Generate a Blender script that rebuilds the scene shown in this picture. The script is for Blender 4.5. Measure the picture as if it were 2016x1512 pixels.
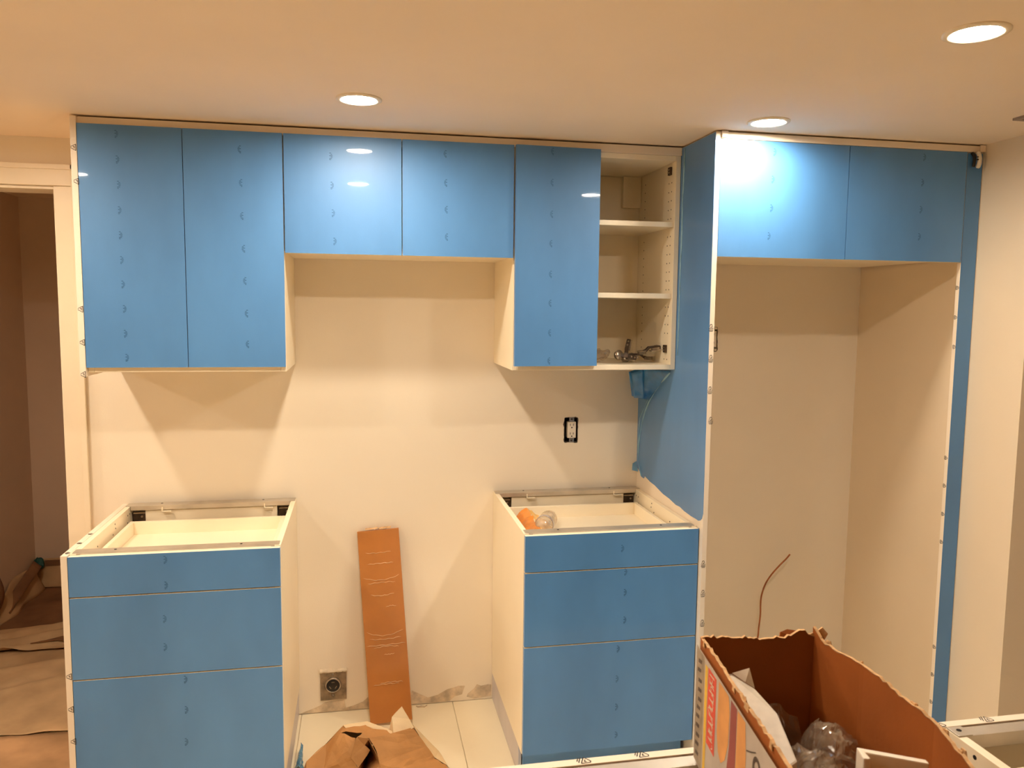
import bpy, bmesh, math, random
from mathutils import Vector, Matrix, noise as mnoise

for o in list(bpy.data.objects):
    bpy.data.objects.remove(o, do_unlink=True)
S = bpy.context.scene
COL = S.collection
rnd = random.Random(7)

# ------------------------------------------------------------------ camera
YAW, PITCH, ROLL = math.radians(10.965), math.radians(-5.4901), math.radians(.599)
CAM = Vector((.8506, -3.0777, 1.6129))
fw = Vector((math.sin(YAW)*math.cos(PITCH), math.cos(YAW)*math.cos(PITCH), math.sin(PITCH)))
rt = Vector((math.cos(YAW), -math.sin(YAW), 0))
up = rt.cross(fw)
rt2 = rt*math.cos(ROLL) + up*math.sin(ROLL)
up2 = -rt*math.sin(ROLL) + up*math.cos(ROLL)
cd = bpy.data.cameras.new('camera')
cam = bpy.data.objects.new('camera', cd)
COL.objects.link(cam)
m = Matrix((rt2, up2, -fw)).transposed().to_4x4()
m.translation = CAM
cam.matrix_world = m
cd.sensor_fit = 'HORIZONTAL'
cd.sensor_width = 36
cd.lens = 1544.196/2016*36
cd.clip_start = .02
cd.dof.use_dof = True
cd.dof.focus_distance = 2.75
cd.dof.aperture_fstop = 11
S.camera = cam

# ------------------------------------------------------------------ world, exposure
W = bpy.data.worlds.new('world')
S.world = W
W.use_nodes = True
W.node_tree.nodes['Background'].inputs[0].default_value = (1, .78, .55, 1)
W.node_tree.nodes['Background'].inputs[1].default_value = .02
S.view_settings.view_transform = 'Standard'
S.view_settings.look = 'None'
S.view_settings.gamma = 1
S.view_settings.use_curve_mapping = False
S.view_settings.exposure = 0.0
S.cycles.use_adaptive_sampling = True
S.cycles.adaptive_threshold = .15
S.cycles.use_light_tree = False
S.cycles.max_bounces = 7
S.cycles.diffuse_bounces = 6
S.cycles.glossy_bounces = 3
S.cycles.transparent_max_bounces = 6
S.cycles.transmission_bounces = 2
S.cycles.caustics_reflective = False
S.cycles.caustics_refractive = False

LAMP_COL = (1, .87, .69)
LAMP_STRENGTH = 450
ZC = 2.194                                   # ceiling height

# ------------------------------------------------------------------ materials
def mat(name, col, rough=.5, var=.06, scale=6, bump=0, bscale=60, metal=0, coat=0, coatr=.05,
        spec=.5, col2=None, stretch=(1, 1, 1), transm=0, alpha=1, mixscale=None):
    M = bpy.data.materials.new(name)
    M.use_nodes = True
    nt = M.node_tree
    N, L = nt.nodes, nt.links
    p = N['Principled BSDF']
    p.inputs['Roughness'].default_value = rough
    p.inputs['Metallic'].default_value = metal
    p.inputs['Specular IOR Level'].default_value = spec
    p.inputs['Coat Weight'].default_value = coat
    p.inputs['Coat Roughness'].default_value = coatr
    p.inputs['Transmission Weight'].default_value = transm
    p.inputs['Alpha'].default_value = alpha
    tc = N.new('ShaderNodeTexCoord')
    mp = N.new('ShaderNodeMapping')
    mp.inputs['Scale'].default_value = stretch
    L.new(tc.outputs['Object'], mp.inputs['Vector'])
    nz = N.new('ShaderNodeTexNoise')
    nz.inputs['Scale'].default_value = mixscale or scale
    nz.inputs['Detail'].default_value = 5
    L.new(mp.outputs['Vector'], nz.inputs['Vector'])
    cr = N.new('ShaderNodeValToRGB')
    a = [max(0, c*(1-var)) for c in col] + [1]
    b = [min(1, c*(1+var)) for c in (col2 or col)] + [1]
    cr.color_ramp.elements[0].color = a
    cr.color_ramp.elements[0].position = .35
    cr.color_ramp.elements[1].color = b
    cr.color_ramp.elements[1].position = .65
    L.new(nz.outputs['Fac'], cr.inputs['Fac'])
    L.new(cr.outputs['Color'], p.inputs['Base Color'])
    if bump:
        n2 = N.new('ShaderNodeTexNoise')
        n2.inputs['Scale'].default_value = bscale
        n2.inputs['Detail'].default_value = 4
        L.new(mp.outputs['Vector'], n2.inputs['Vector'])
        bp = N.new('ShaderNodeBump')
        bp.inputs['Strength'].default_value = bump
        bp.inputs['Distance'].default_value = .004
        L.new(n2.outputs['Fac'], bp.inputs['Height'])
        L.new(bp.outputs['Normal'], p.inputs['Normal'])
    return M

def plastic_sheet(name, col, clear):
    M = bpy.data.materials.new(name)
    M.use_nodes = True
    nt = M.node_tree
    N, L = nt.nodes, nt.links
    p = N['Principled BSDF']
    p.inputs['Base Color'].default_value = (*col, 1)
    p.inputs['Roughness'].default_value = .07
    p.inputs['Specular IOR Level'].default_value = .8
    tr = N.new('ShaderNodeBsdfTransparent')
    tr.inputs[0].default_value = (*[min(1, .6+.4*c) for c in col], 1)
    nz = N.new('ShaderNodeTexNoise')
    nz.inputs['Scale'].default_value = 25
    tc = N.new('ShaderNodeTexCoord')
    L.new(tc.outputs['Object'], nz.inputs['Vector'])
    mr = N.new('ShaderNodeMapRange')
    mr.inputs['From Min'].default_value = .3
    mr.inputs['From Max'].default_value = .7
    mr.inputs['To Min'].default_value = clear-.12
    mr.inputs['To Max'].default_value = clear+.12
    L.new(nz.outputs['Fac'], mr.inputs['Value'])
    mx = N.new('ShaderNodeMixShader')
    L.new(mr.outputs[0], mx.inputs[0])
    L.new(p.outputs[0], mx.inputs[1])
    L.new(tr.outputs[0], mx.inputs[2])
    gl = N.new('ShaderNodeBsdfGlossy')
    gl.inputs['Roughness'].default_value = .10
    m2 = N.new('ShaderNodeMixShader')
    m2.inputs[0].default_value = .13
    L.new(mx.outputs[0], m2.inputs[1])
    L.new(gl.outputs[0], m2.inputs[2])
    L.new(m2.outputs[0], N['Material Output'].inputs['Surface'])
    return M

def film_mat(name, col, col2):
    M = mat(name, col, .50, .07, 3.2, .05, 420, coat=.35, coatr=.03, stretch=(1, 1, .45), col2=col2)
    M.node_tree.nodes['Principled BSDF'].inputs['IOR'].default_value = 1.65
    M.node_tree.nodes['Principled BSDF'].inputs['Sheen Weight'].default_value = .30
    M.node_tree.nodes['Principled BSDF'].inputs['Sheen Roughness'].default_value = .35
    M.node_tree.nodes['Principled BSDF'].inputs['Sheen Tint'].default_value = (1, .98, .95, 1)
    return M

def emit(name, col, st):
    M = bpy.data.materials.new(name)
    M.use_nodes = True
    N, L = M.node_tree.nodes, M.node_tree.links
    N.remove(N['Principled BSDF'])
    e = N.new('ShaderNodeEmission')
    e.inputs[0].default_value = (*col, 1)
    e.inputs[1].default_value = st
    L.new(e.outputs[0], N['Material Output'].inputs['Surface'])
    return M

M_ = dict(
    wall=mat('wall_paint', (.89, .79, .645), .7, .02, 2, .06, 220),
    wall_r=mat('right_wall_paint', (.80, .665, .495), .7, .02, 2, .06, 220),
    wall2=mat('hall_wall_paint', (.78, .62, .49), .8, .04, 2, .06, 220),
    ceil=mat('ceiling_paint', (.90, .73, .55), .85, .02, 2, .05, 260),
    trim=mat('trim_paint', (.88, .76, .58), .4, .02, 4, 0),
    melamine=mat('white_melamine', (.93, .82, .63), .38, .02, 3, 0),
    edge=mat('edge_band', (.88, .76, .62), .4, .02, 3, 0),
    film=film_mat('blue_film', (.066, .225, .51), (.078, .25, .55)),
    film_dark=mat('blue_film_loose', (.03, .19, .47), .3, .25, 18, .3, 40, coat=.5, coatr=.05),
    film_pale=mat('blue_film_crease', (.25, .45, .60), .3, .2, 20, .2, 60),
    print_blue=mat('film_ink', (.03, .12, .28), .5, .1, 30),
    ink=mat('edge_ink', (.015, .009, .006), .6, .1, 30),
    metal=mat('galvanised_rail', (.62, .56, .48), .42, .08, 14, .05, 80, metal=.75),
    metal_dark=mat('dark_metal', (.10, .07, .05), .4, .3, 30, .1, 80, metal=.6),
    nickel=mat('nickel', (.45, .38, .31), .28, .25, 40, .1, 90, metal=.9),
    black=mat('black_plastic', (.012, .008, .006), .4, .2, 30),
    void=mat('dark_hole', (.012, .008, .005), .9, .2, 30),
    white_pl=mat('white_plastic', (.86, .77, .64), .35, .02, 8),
    tile=mat('white_tile', (.88, .79, .60), .28, .03, 3.5, .03, 90),
    grout=mat('grout', (.78, .69, .54), .9, .1, 30, .2, 160),
    kraft=mat('kraft_paper', (.50, .245, .085), .75, .14, 7, .25, 60),
    kraft_lt=mat('kraft_paper_inside', (.78, .60, .37), .75, .08, 8, .15, 60),
    kraft_floor=mat('floor_paper', (.46, .27, .135), .8, .22, 4, .4, 12, col2=(.52, .31, .16)),
    kraft_hall=mat('hall_paper', (.56, .37, .20), .8, .16, 5, .4, 12),
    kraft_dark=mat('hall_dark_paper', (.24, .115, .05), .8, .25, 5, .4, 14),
    pack=mat('wrapped_board', (.50, .19, .045), .36, .10, 5, .12, 26, coat=.35, coatr=.12),
    wrap=mat('wrap_wrinkle', (.66, .40, .20), .25, .15, 30, 0, coat=.5),
    card=mat('cardboard', (.34, .09, .008), .8, .10, 7, .12, 70),
    card_shade=mat('cardboard_shaded', (.27, .08, .014), .85, .10, 7, .12, 70),  # same cardboard, darkened to carry the shade inside the box
    card_edge=mat('torn_cardboard', (.60, .36, .17), .85, .2, 60, .5, 140),
    p_grey=mat('print_grey', (.30, .23, .16), .6, .2, 40),
    p_dark=mat('print_dark', (.08, .05, .035), .6, .2, 40),
    p_yellow=mat('print_yellow', (.72, .44, .04), .55, .08, 30),
    p_red=mat('print_red', (.66, .07, .035), .55, .08, 30),
    p_white=mat('print_white', (.62, .45, .33), .6, .08, 30),
    p_peach=mat('print_peach', (.66, .30, .09), .6, .15, 12),
    p_plum=mat('print_plum', (.28, .06, .05), .6, .15, 12),
    p_pale=mat('print_pale', (.45, .38, .32), .6, .1, 14),
    copper=mat('copper', (.42, .15, .06), .35, .15, 30, 0, metal=.7),
    plate=mat('weathered_steel_plate', (.27, .20, .13), .5, .35, 35, .3, 60, metal=.35),
    plaster=mat('plaster', (.72, .61, .46), .9, .12, 40, .6, 60),
    residue=mat('wall_residue', (.64, .52, .38), .9, .25, 25, .5, 60),
    orange=mat('orange_packet', (.72, .24, .03), .35, .18, 16, .3, 20, coat=.3),
    amber=mat('amber_packet', (.80, .45, .12), .35, .18, 22, .3, 30, coat=.3),
    silver=mat('silver_label', (.55, .52, .55), .25, .15, 30, 0, metal=.6),
    teal=mat('teal_tape', (.015, .10, .09), .5, .4, 60, .5, 60),
    lavender=mat('pale_film', (.60, .56, .58), .4, .05, 8),
    packet=mat('white_packet', (.62, .54, .44), .45, .12, 22, .3, 30),
    clear=plastic_sheet('clear_plastic', (.70, .58, .45), .84),
    clear_dark=plastic_sheet('grey_plastic', (.35, .25, .18), .72),
    bottle=plastic_sheet('bottle_plastic', (.85, .72, .55), .60),
    blue_clear=plastic_sheet('blue_clear_film', (.05, .30, .55), .30),
    vent=mat('vent_dark_metal', (.30, .22, .16), .5, .05, 10),  # one even dark tone for the vent frame and slats
    lens=emit('lamp_lens', LAMP_COL, LAMP_STRENGTH),
)

# ------------------------------------------------------------------ mesh helpers
class MB:
    def __init__(s):
        s.v, s.f = [], []
    def add(s, vs, fs):
        b = len(s.v)
        s.v += [Vector(q) for q in vs]
        s.f += [tuple(i+b for i in f) for f in fs]
        return s
    def box(s, x0, x1, y0, y1, z0, z1):
        return s.add([(x, y, z) for x in (x0, x1) for y in (y0, y1) for z in (z0, z1)],
                     [(0, 1, 3, 2), (4, 6, 7, 5), (0, 4, 5, 1), (2, 3, 7, 6), (0, 2, 6, 4), (1, 5, 7, 3)])
    def prism(s, pts, ax, lo, hi):
        n = len(pts)
        def mk(p, w):
            q = list(p)
            q.insert(ax, w)
            return q
        vs = [mk(p, lo) for p in pts] + [mk(p, hi) for p in pts]
        fs = [tuple(range(n))[::-1], tuple(range(n, 2*n))] + [(i, (i+1) % n, n+(i+1) % n, n+i) for i in range(n)]
        return s.add(vs, fs)
    def tube(s, pts, r, n=8):
        pts = [Vector(p) for p in pts]
        rs = r if isinstance(r, (list, tuple)) else [r]*len(pts)
        vs, fs = [], []
        ref = Vector((.13, .3, .94))
        for i, p in enumerate(pts):
            t = (pts[min(i+1, len(pts)-1)] - pts[max(i-1, 0)]).normalized()
            a = t.cross(ref)
            if a.length < .05:
                a = t.cross(Vector((1, 0, 0)))
            a.normalize()
            b = t.cross(a)
            for k in range(n):
                w = 2*math.pi*k/n
                vs.append(p + (a*math.cos(w)+b*math.sin(w))*rs[i])
        for i in range(len(pts)-1):
            for k in range(n):
                fs.append((i*n+k, i*n+(k+1) % n, (i+1)*n+(k+1) % n, (i+1)*n+k))
        fs += [tuple(range(n))[::-1], tuple(range((len(pts)-1)*n, len(pts)*n))]
        return s.add(vs, fs)
    def lathe(s, prof, c, axis='z', n=32, cap=True):
        vs, fs = [], []
        for r, h in prof:
            for k in range(n):
                w = 2*math.pi*k/n
                a, b = r*math.cos(w), r*math.sin(w)
                q = {'z': (a, b, h), 'y': (a, h, b), 'x': (h, a, b)}[axis]
                vs.append(Vector(q)+Vector(c))
        for i in range(len(prof)-1):
            for k in range(n):
                fs.append((i*n+k, i*n+(k+1) % n, (i+1)*n+(k+1) % n, (i+1)*n+k))
        if cap:
            fs += [tuple(range(n))[::-1], tuple(range((len(prof)-1)*n, len(prof)*n))]
        return s.add(vs, fs)
    def grid(s, fn, nu, nv):
        vs = [fn(i/nu, j/nv) for i in range(nu+1) for j in range(nv+1)]
        fs = [(i*(nv+1)+j, (i+1)*(nv+1)+j, (i+1)*(nv+1)+j+1, i*(nv+1)+j+1) for i in range(nu) for j in range(nv)]
        return s.add(vs, fs)
    def xf(s, M):
        s.v = [M @ q for q in s.v]
        return s
    def build(s, name, material, parent=None, bevel=0, smooth=False, base=None, solid=0, kind=None):
        if parent is not None:
            org = Vector(parent['_o'])
        elif base is not None:
            org = Vector(base)
        else:
            xs = [q.x for q in s.v]; ys = [q.y for q in s.v]; zs = [q.z for q in s.v]
            org = Vector(((min(xs)+max(xs))/2, (min(ys)+max(ys))/2, min(zs)))
        me = bpy.data.meshes.new(name)
        me.from_pydata([q-org for q in s.v], [], s.f)
        bm = bmesh.new()
        bm.from_mesh(me)
        bmesh.ops.recalc_face_normals(bm, faces=bm.faces)
        if bevel:
            es = [e for e in bm.edges if len(e.link_faces) == 2 and e.calc_face_angle(0) > .6]
            bmesh.ops.bevel(bm, geom=es, offset=bevel, segments=2, affect='EDGES', profile=.6, clamp_overlap=True)
        bm.to_mesh(me)
        bm.free()
        if smooth:
            for q in me.polygons:
                q.use_smooth = True
        me.materials.append(material)
        o = bpy.data.objects.new(name, me)
        COL.objects.link(o)
        if parent is not None:
            o.parent = parent
        else:
            o.location = org
        o['_o'] = list(org)
        if solid:
            md = o.modifiers.new('thickness', 'SOLIDIFY')
            md.thickness = solid
            md.offset = 0
        if kind:
            o['kind'] = kind
        return o

def thing(name, label, cat, base, group=None):
    o = bpy.data.objects.new(name, None)
    COL.objects.link(o)
    o.empty_display_size = .05
    o.location = base
    o['label'] = label
    o['category'] = cat
    o['_o'] = list(base)
    if group:
        o['group'] = group
    return o

def tag(o, label, cat, group=None):
    o['label'] = label
    o['category'] = cat
    if group:
        o['group'] = group
    return o

def struct(o, label=None):
    o['kind'] = 'structure'
    if label:
        o['label'] = label
    return o

def bx(name, dims, material, parent=None, bevel=.0012, **k):
    return MB().box(*dims).build(name, material, parent, bevel=bevel, **k)

# flat printed marks ------------------------------------------------
def film_marks(pts, y, flip=1):
    """column of small half-round printed marks on a front facing -y"""
    b = MB()
    for i, (x, z) in enumerate(pts):
        for k, (dz, w) in enumerate(((.0105, .006), (.0063, .0095), (.002, .0108), (-.0025, .0105), (-.007, .0085), (-.0108, .005))):
            x0, x1 = (x-.004, x-.004+w) if flip > 0 else (x+.004-w, x+.004)
            if k in (1, 3):
                x0, x1 = (x0+.004, x1) if flip > 0 else (x0, x1-.004)
            b.add([(x0, y, z+dz-.0013), (x1, y, z+dz-.0013), (x1-.001, y, z+dz+.0013), (x0, y, z+dz+.0013)], [(0, 1, 2, 3)])
    return b

def tri_marks(pts, o, U, V, ang=0, size=.012, wmax=.5):
    """small outlined triangles with two bars under them, printed on an edge; U, V span the edge"""
    b = MB()
    U, V, o = Vector(U), Vector(V), Vector(o)
    ca, sa = math.cos(ang), math.sin(ang)
    def seg(p, q, w=.0017):
        p, q = Vector(p), Vector(q)
        d = (q-p).normalized()
        n = Vector((-d.y, d.x))*w/2
        return [p-n, q-n, q+n, p+n]
    for (pu, pv) in pts:
        T = [(-.8, -.45), (.8, -.45), (.18, .75), (-.18, .75)]
        lines = [(T[i], T[(i+1) % 4]) for i in range(4)]
        lines += [((-.3, -.1), (.25, -.1)), ((.25, -.1), (.1, .2)), ((-.7, -.85), (.7, -.85)), ((-.5, -1.15), (.5, -1.15))]
        for p, q in lines:
            pr = [Vector((a*ca-c*sa, a*sa+c*ca))*size for a, c in (p, q)]
            quad = seg(pr[0], pr[1])
            ok = all(abs(c.x) <= wmax for c in quad)
            if not ok:
                for c in quad:
                    c.x = max(-wmax, min(wmax, c.x))
            b.add([o + U*(pu+c.x) + V*(pv+c.y) for c in quad], [(0, 1, 2, 3)])
    return b

# ================================================================== SETTING
fl = struct(MB().box(-3.3, 4.4, -8.6, 2.0, -.12, -.006).build('floor', M_['grout']))
k = 0
for i in range(5):
    for j in range(3):
        x0, y1 = .012+.6*i, -.002-.6*j
        x1 = min(x0+.597, 2.978)
        if i == 0 and j == 0:
            first = MB().box(-.2985, .2985, -.2985, .2985, -.006, 0).build('tile', M_['tile'], base=(0, 0, 0), bevel=.001)
            tm = first.data
            bpy.data.objects.remove(first)
        o = bpy.data.objects.new('tile', tm)
        COL.objects.link(o)
        o.parent = fl
        o.location = Vector((x0+.2985, y1-.2985, 0)) - fl.location
        if i == 4:
            o.scale.x = (x1-x0)/.597
            o.location.x = (x0+x1)/2 - fl.location.x
bx('floor_slab_finish', (-3.3, .009, -8.6, 2.0, -.006, -.0005), M_['tile'], fl, 0)
bx('floor_slab_finish', (.009, 4.4, -8.6, -1.802, -.006, -.0005), M_['tile'], fl, 0)
bx('floor_slab_finish', (3.0, 4.4, -1.80, 2.0, -.006, -.0005), M_['tile'], fl, 0)

struct(MB().box(-3.3, 4.4, -8.6, 2.0, ZC, ZC+.12).build('ceiling', M_['ceil']))

def wall_holes(name, x0, x1, y0, y1, z0, z1, holes, material):
    xs = sorted({x0, x1, *[h[0] for h in holes], *[h[1] for h in holes]})
    zs = sorted({z0, z1, *[h[2] for h in holes], *[h[3] for h in holes]})
    cells = {}
    b = MB()
    vid = {}
    def v(x, y, z):
        kk = (round(x, 5), y, round(z, 5))
        if kk not in vid:
            vid[kk] = len(b.v)
            b.v.append(Vector((x, y, z)))
        return vid[kk]
    def solid(i, j):
        if i < 0 or j < 0 or i >= len(xs)-1 or j >= len(zs)-1:
            return False
        cx, cz = (xs[i]+xs[i+1])/2, (zs[j]+zs[j+1])/2
        return not any(h[0] < cx < h[1] and h[2] < cz < h[3] for h in holes)
    for i in range(len(xs)-1):
        for j in range(len(zs)-1):
            if not solid(i, j):
                continue
            a, c, d, e = xs[i], xs[i+1], zs[j], zs[j+1]
            for y in (y0, y1):
                b.f.append((v(a, y, d), v(c, y, d), v(c, y, e), v(a, y, e)))
            if not solid(i-1, j): b.f.append((v(a, y0, d), v(a, y1, d), v(a, y1, e), v(a, y0, e)))
            if not solid(i+1, j): b.f.append((v(c, y0, d), v(c, y1, d), v(c, y1, e), v(c, y0, e)))
            if not solid(i, j-1): b.f.append((v(a, y0, d), v(c, y0, d), v(c, y1, d), v(a, y1, d)))
            if not solid(i, j+1): b.f.append((v(a, y0, e), v(c, y0, e), v(c, y1, e), v(a, y1, e)))
    return struct(b.build(name, material))

wb = wall_holes('wall_back', -3.3, 3.10, 0, .12, 0, ZC,
                [(-1.02, -.205, 0, 2.025), (1.667, 1.723, 1.071, 1.171), (2.268, 2.3235, 1.452, 1.535)], M_['wall'])
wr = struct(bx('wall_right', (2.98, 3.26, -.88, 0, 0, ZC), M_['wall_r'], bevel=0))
struct(bx('wall_right_far', (4.2, 4.4, -8.6, .2, 0, ZC), M_['wall'], bevel=0))
struct(bx('wall_right_nook', (3.26, 4.2, -.1, .05, 0, ZC), M_['wall'], bevel=0))
struct(bx('wall_left', (-3.3, -3.2, -8.5, 0, 0, ZC), M_['wall'], bevel=0))
struct(bx('wall_front', (-3.2, 4.2, -8.6, -8.5, 0, ZC), M_['wall'], bevel=0))
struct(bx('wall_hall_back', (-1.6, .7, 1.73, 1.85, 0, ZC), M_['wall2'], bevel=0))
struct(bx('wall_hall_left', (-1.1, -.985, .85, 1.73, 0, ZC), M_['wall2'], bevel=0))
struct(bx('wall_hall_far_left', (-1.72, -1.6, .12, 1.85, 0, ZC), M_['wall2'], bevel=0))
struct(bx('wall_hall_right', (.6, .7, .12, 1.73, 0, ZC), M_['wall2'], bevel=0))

# glue and torn-paint residue along the foot of the back wall
for pts in ([(1.03, .004), (1.045, .062), (1.075, .045), (1.11, .026), (1.15, .034), (1.19, .055), (1.215, .06), (1.235, .066), (1.262, .064), (1.25, .028), (1.22, .022), (1.2, .004)],
            [(1.275, .03), (1.30, .048), (1.312, .066), (1.33, .058), (1.36, .062), (1.372, .06), (1.372, .012), (1.30, .006), (1.27, .016)],
            [(.60, .002), (.65, .018), (.68, .03), (.70, .042), (.775, .046), (.782, .012), (.81, .018), (.85, .032), (.87, .05), (.872, .004)]):
    MB().prism(pts, 1, -.0012, .001).build('residue_patch', M_['residue'], wb)

# door opening trim: stiles, head and jamb lining
tr = struct(bx('trim_1', (-.205, -.129, -.016, -.001, 0, 2.025), M_['trim'], bevel=.003))
for d in ((-1.096, -1.02, -.016, -.001, 0, 2.025), (-1.096, -.129, -.016, -.001, 2.026, 2.098)):
    bx('casing_board', d, M_['trim'], tr, .003)
for d in ((-.147, -.127, -.022, -.0155, 0, 2.10), (-1.098, -.127, -.022, -.0155, 2.082, 2.10), (-1.098, -1.078, -.022, -.0155, 0, 2.10)):
    bx('back_band', d, M_['trim'], tr, .002)
for d in ((-.2045, -.195, -.001, .125, 0, 2.024), (-1.03, -1.0205, -.001, .125, 0, 2.024), (-1.02, -.205, -.001, .125, 2.015, 2.0245)):
    bx('jamb_board', d, M_['trim'], tr, .001)

# ------------------------------------------------------------------ ceiling lights and vent
def downlight(x, y, label):
    t = thing('ceiling_light', label, 'ceiling light', (x, y, ZC), 'recessed ceiling lights')
    MB().lathe([(.064, 0), (.064, -.0025), (.060, -.005), (.052, -.0055), (.0475, -.003), (.0465, 0)], (x, y, ZC), n=40, cap=False).build('trim_ring', M_['trim'], t, smooth=True)
    MB().lathe([(.0463, -.0006), (.0460, -.0016)], (x, y, ZC), n=20).build('lens', M_['lens'], t, smooth=True)
downlight(.852, -.77, 'round recessed ceiling light in front of the doors over the hood gap')
downlight(2.09, -.79, 'round recessed ceiling light right at the doors over the fridge space')
downlight(2.11, -1.60, 'glowing recessed ceiling light nearest the top right corner')
downlight(.845, -1.575, 'recessed ceiling light glowing at the top edge of the picture')
downlight(-.39, -.77, 'recessed ceiling light in front of the doorway casing')
downlight(-1.60, -.77, 'added unseen fill light over the left part of the room, near the back wall')  # lamp added out of view to lift the ceiling and bounced light
downlight(-1.60, -1.60, 'added unseen fill light over the left part of the room, away from the back wall')  # second added lamp outside the view, for the same bounce
downlight(-2.75, -1.2, 'added unseen fill light close to the left wall of the room')  # third lamp added out of view, only for more bounced light
downlight(-.39, -1.60, 'recessed ceiling light left of the cabinets, in the row nearer the camera')

t = thing('ceiling_vent', 'dark rectangular ceiling vent close to the right wall', 'vent', (2.86, -1.12, ZC))
b = MB()
for d in ((2.768, 2.955, -1.012, -.996), (2.768, 2.955, -1.30, -1.284), (2.768, 2.784, -1.284, -1.012), (2.939, 2.955, -1.284, -1.012)):
    b.box(d[0], d[1], d[2], d[3], ZC-.007, ZC)
b.build('frame', M_['vent'], t)
for i in range(8):
    MB().box(2.784, 2.939, -1.278+i*.033, -1.258+i*.033, ZC-.005, ZC-.001).build('slat', M_['vent'], t)

# ================================================================== CABINETS
def front(parent, name, x0, x1, z0, z1, yf, marks, flip=1, th=.018):
    """a door or drawer front: white core, blue film on the face, printed marks on the film"""
    d = bx(name, (x0, x1, yf+.0006, yf+th, z0, z1), M_['melamine'], parent, .001)
    f = MB().box(x0-.0002, x1+.0002, yf, yf+.0009, z0+.0003, z1-.0003)
    f.box(x0-.0004, x0+.0002, yf+.0002, yf+th-.001, z0+.0003, z1-.0003).box(x1-.0002, x1+.0004, yf+.0002, yf+th-.001, z0+.0003, z1-.0003)
    f = f.build('protective_film', M_['film'], d)
    f['label'] = 'glossy blue protective film'
    for q in marks:
        film_marks([q], yf-.0003, flip).build('printed_mark', M_['print_blue'], d)
    return d

YU = -.40
ZB, ZT, ZM = 1.413, 2.1665, 1.786
XR = 1.9795
# ---- tall wall cabinet on the left
t = thing('wall_cabinet', 'tall two-door blue wall cabinet beside the doorway', 'cabinet', (.305, -.2, 1.397), 'wall cabinets')
bx('side_panel', (0, .018, -.381, -.001, 1.397, 2.16), M_['melamine'], t)
bx('side_panel', (.5906, .6086, -.381, -.001, 1.397, 2.16), M_['melamine'], t)
bx('bottom_panel', (.0185, .59, -.381, -.001, 1.397, 1.415), M_['melamine'], t)
bx('top_panel', (.0185, .59, -.381, -.001, 2.142, 2.16), M_['melamine'], t)
bx('back_panel', (.0185, .59, -.010, -.001, 1.4155, 2.1415), M_['melamine'], t)
cp = bx('cover_panel', (-.0185, -.0005, -.40, -.001, 1.385, 2.187), M_['edge'], t)
for q in [(-.0085, 2.092), (-.004, 1.99), (-.0075, 1.597), (-.0065, 1.493), (-.0075, 1.392)]:
    tri_marks([q], (0, -.4004, 0), (1, 0, 0), (0, 0, 1), math.pi*.5, .012, .0087).build('printed_mark', M_['ink'], cp)
front(t, 'door', .0015, .3035, ZB, ZT, YU, [(.113, 2.138), (.114, 2.061), (.115, 1.984), (.115, 1.906), (.115, 1.829), (.116, 1.752), (.117, 1.676), (.119, 1.599), (.119, 1.521), (.121, 1.445)])
front(t, 'door', .3065, .6075, ZB, ZT, YU, [(.478, 2.109), (.48, 2.004), (.481, 1.9), (.484, 1.796), (.486, 1.693), (.489, 1.588), (.49, 1.488)], -1)
# ---- short wall cabinet over the hood gap
t = thing('wall_cabinet', 'short two-door blue wall cabinet over the empty hood gap', 'cabinet', (.99, -.2, 1.792), 'wall cabinets')
bx('side_panel', (.6092, .6272, -.381, -.001, 1.792, 2.16), M_['melamine'], t)
bx('side_panel', (1.3535, 1.3715, -.381, -.001, 1.792, 2.16), M_['melamine'], t)
bx('bottom_panel', (.6275, 1.353, -.381, -.001, 1.792, 1.81), M_['melamine'], t)
bx('top_panel', (.6275, 1.353, -.381, -.001, 2.142, 2.16), M_['melamine'], t)
bx('back_panel', (.6275, 1.353, -.010, -.001, 1.8105, 2.1415), M_['melamine'], t)
front(t, 'door', .6125, .9885, ZM, ZT, YU, [(.76, 2.1), (.763, 2.007), (.766, 1.918), (.77, 1.827)])
front(t, 'door', .9925, 1.3685, ZM, ZT, YU, [(1.135, 2.125), (1.137, 2.03), (1.139, 1.942), (1.14, 1.851)], -1)
# ---- right wall cabinet, half open
t = thing('wall_cabinet', 'wall cabinet with one blue door and open shelves on its right half', 'cabinet', (1.675, -.2, 1.397), 'wall cabinets')
bx('side_panel', (1.372, 1.390, -.381, -.001, 1.397, 2.16), M_['melamine'], t)
sp = bx('side_panel', (XR-.018, XR, -.381, -.001, 1.397, 2.16), M_['melamine'], t)
bx('bottom_panel', (1.3905, XR-.0185, -.381, -.001, 1.397, 1.415), M_['melamine'], t)
bx('top_panel', (1.3905, XR-.0185, -.381, -.001, 2.142, 2.16), M_['melamine'], t)
bx('back_panel', (1.3905, XR-.0185, -.012, -.001, 1.4155, 2.1415), M_['melamine'], t)
for z in (1.911, 1.655):
    bx('shelf', (1.391, XR-.019, -.372, -.0125, z, z+.018), M_['melamine'], t)
bx('rail_cover', (1.885, XR-.0195, -.032, -.0125, 2.02, 2.1415), M_['melamine'], t)
dr_ = front(t, 'door', 1.3745, 1.6745, ZB, ZT, YU, [(1.501, 2.149), (1.501, 2.045), (1.501, 1.938), (1.5, 1.838), (1.5, 1.733), (1.5, 1.633), (1.5, 1.53), (1.499, 1.432)], -1)
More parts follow.
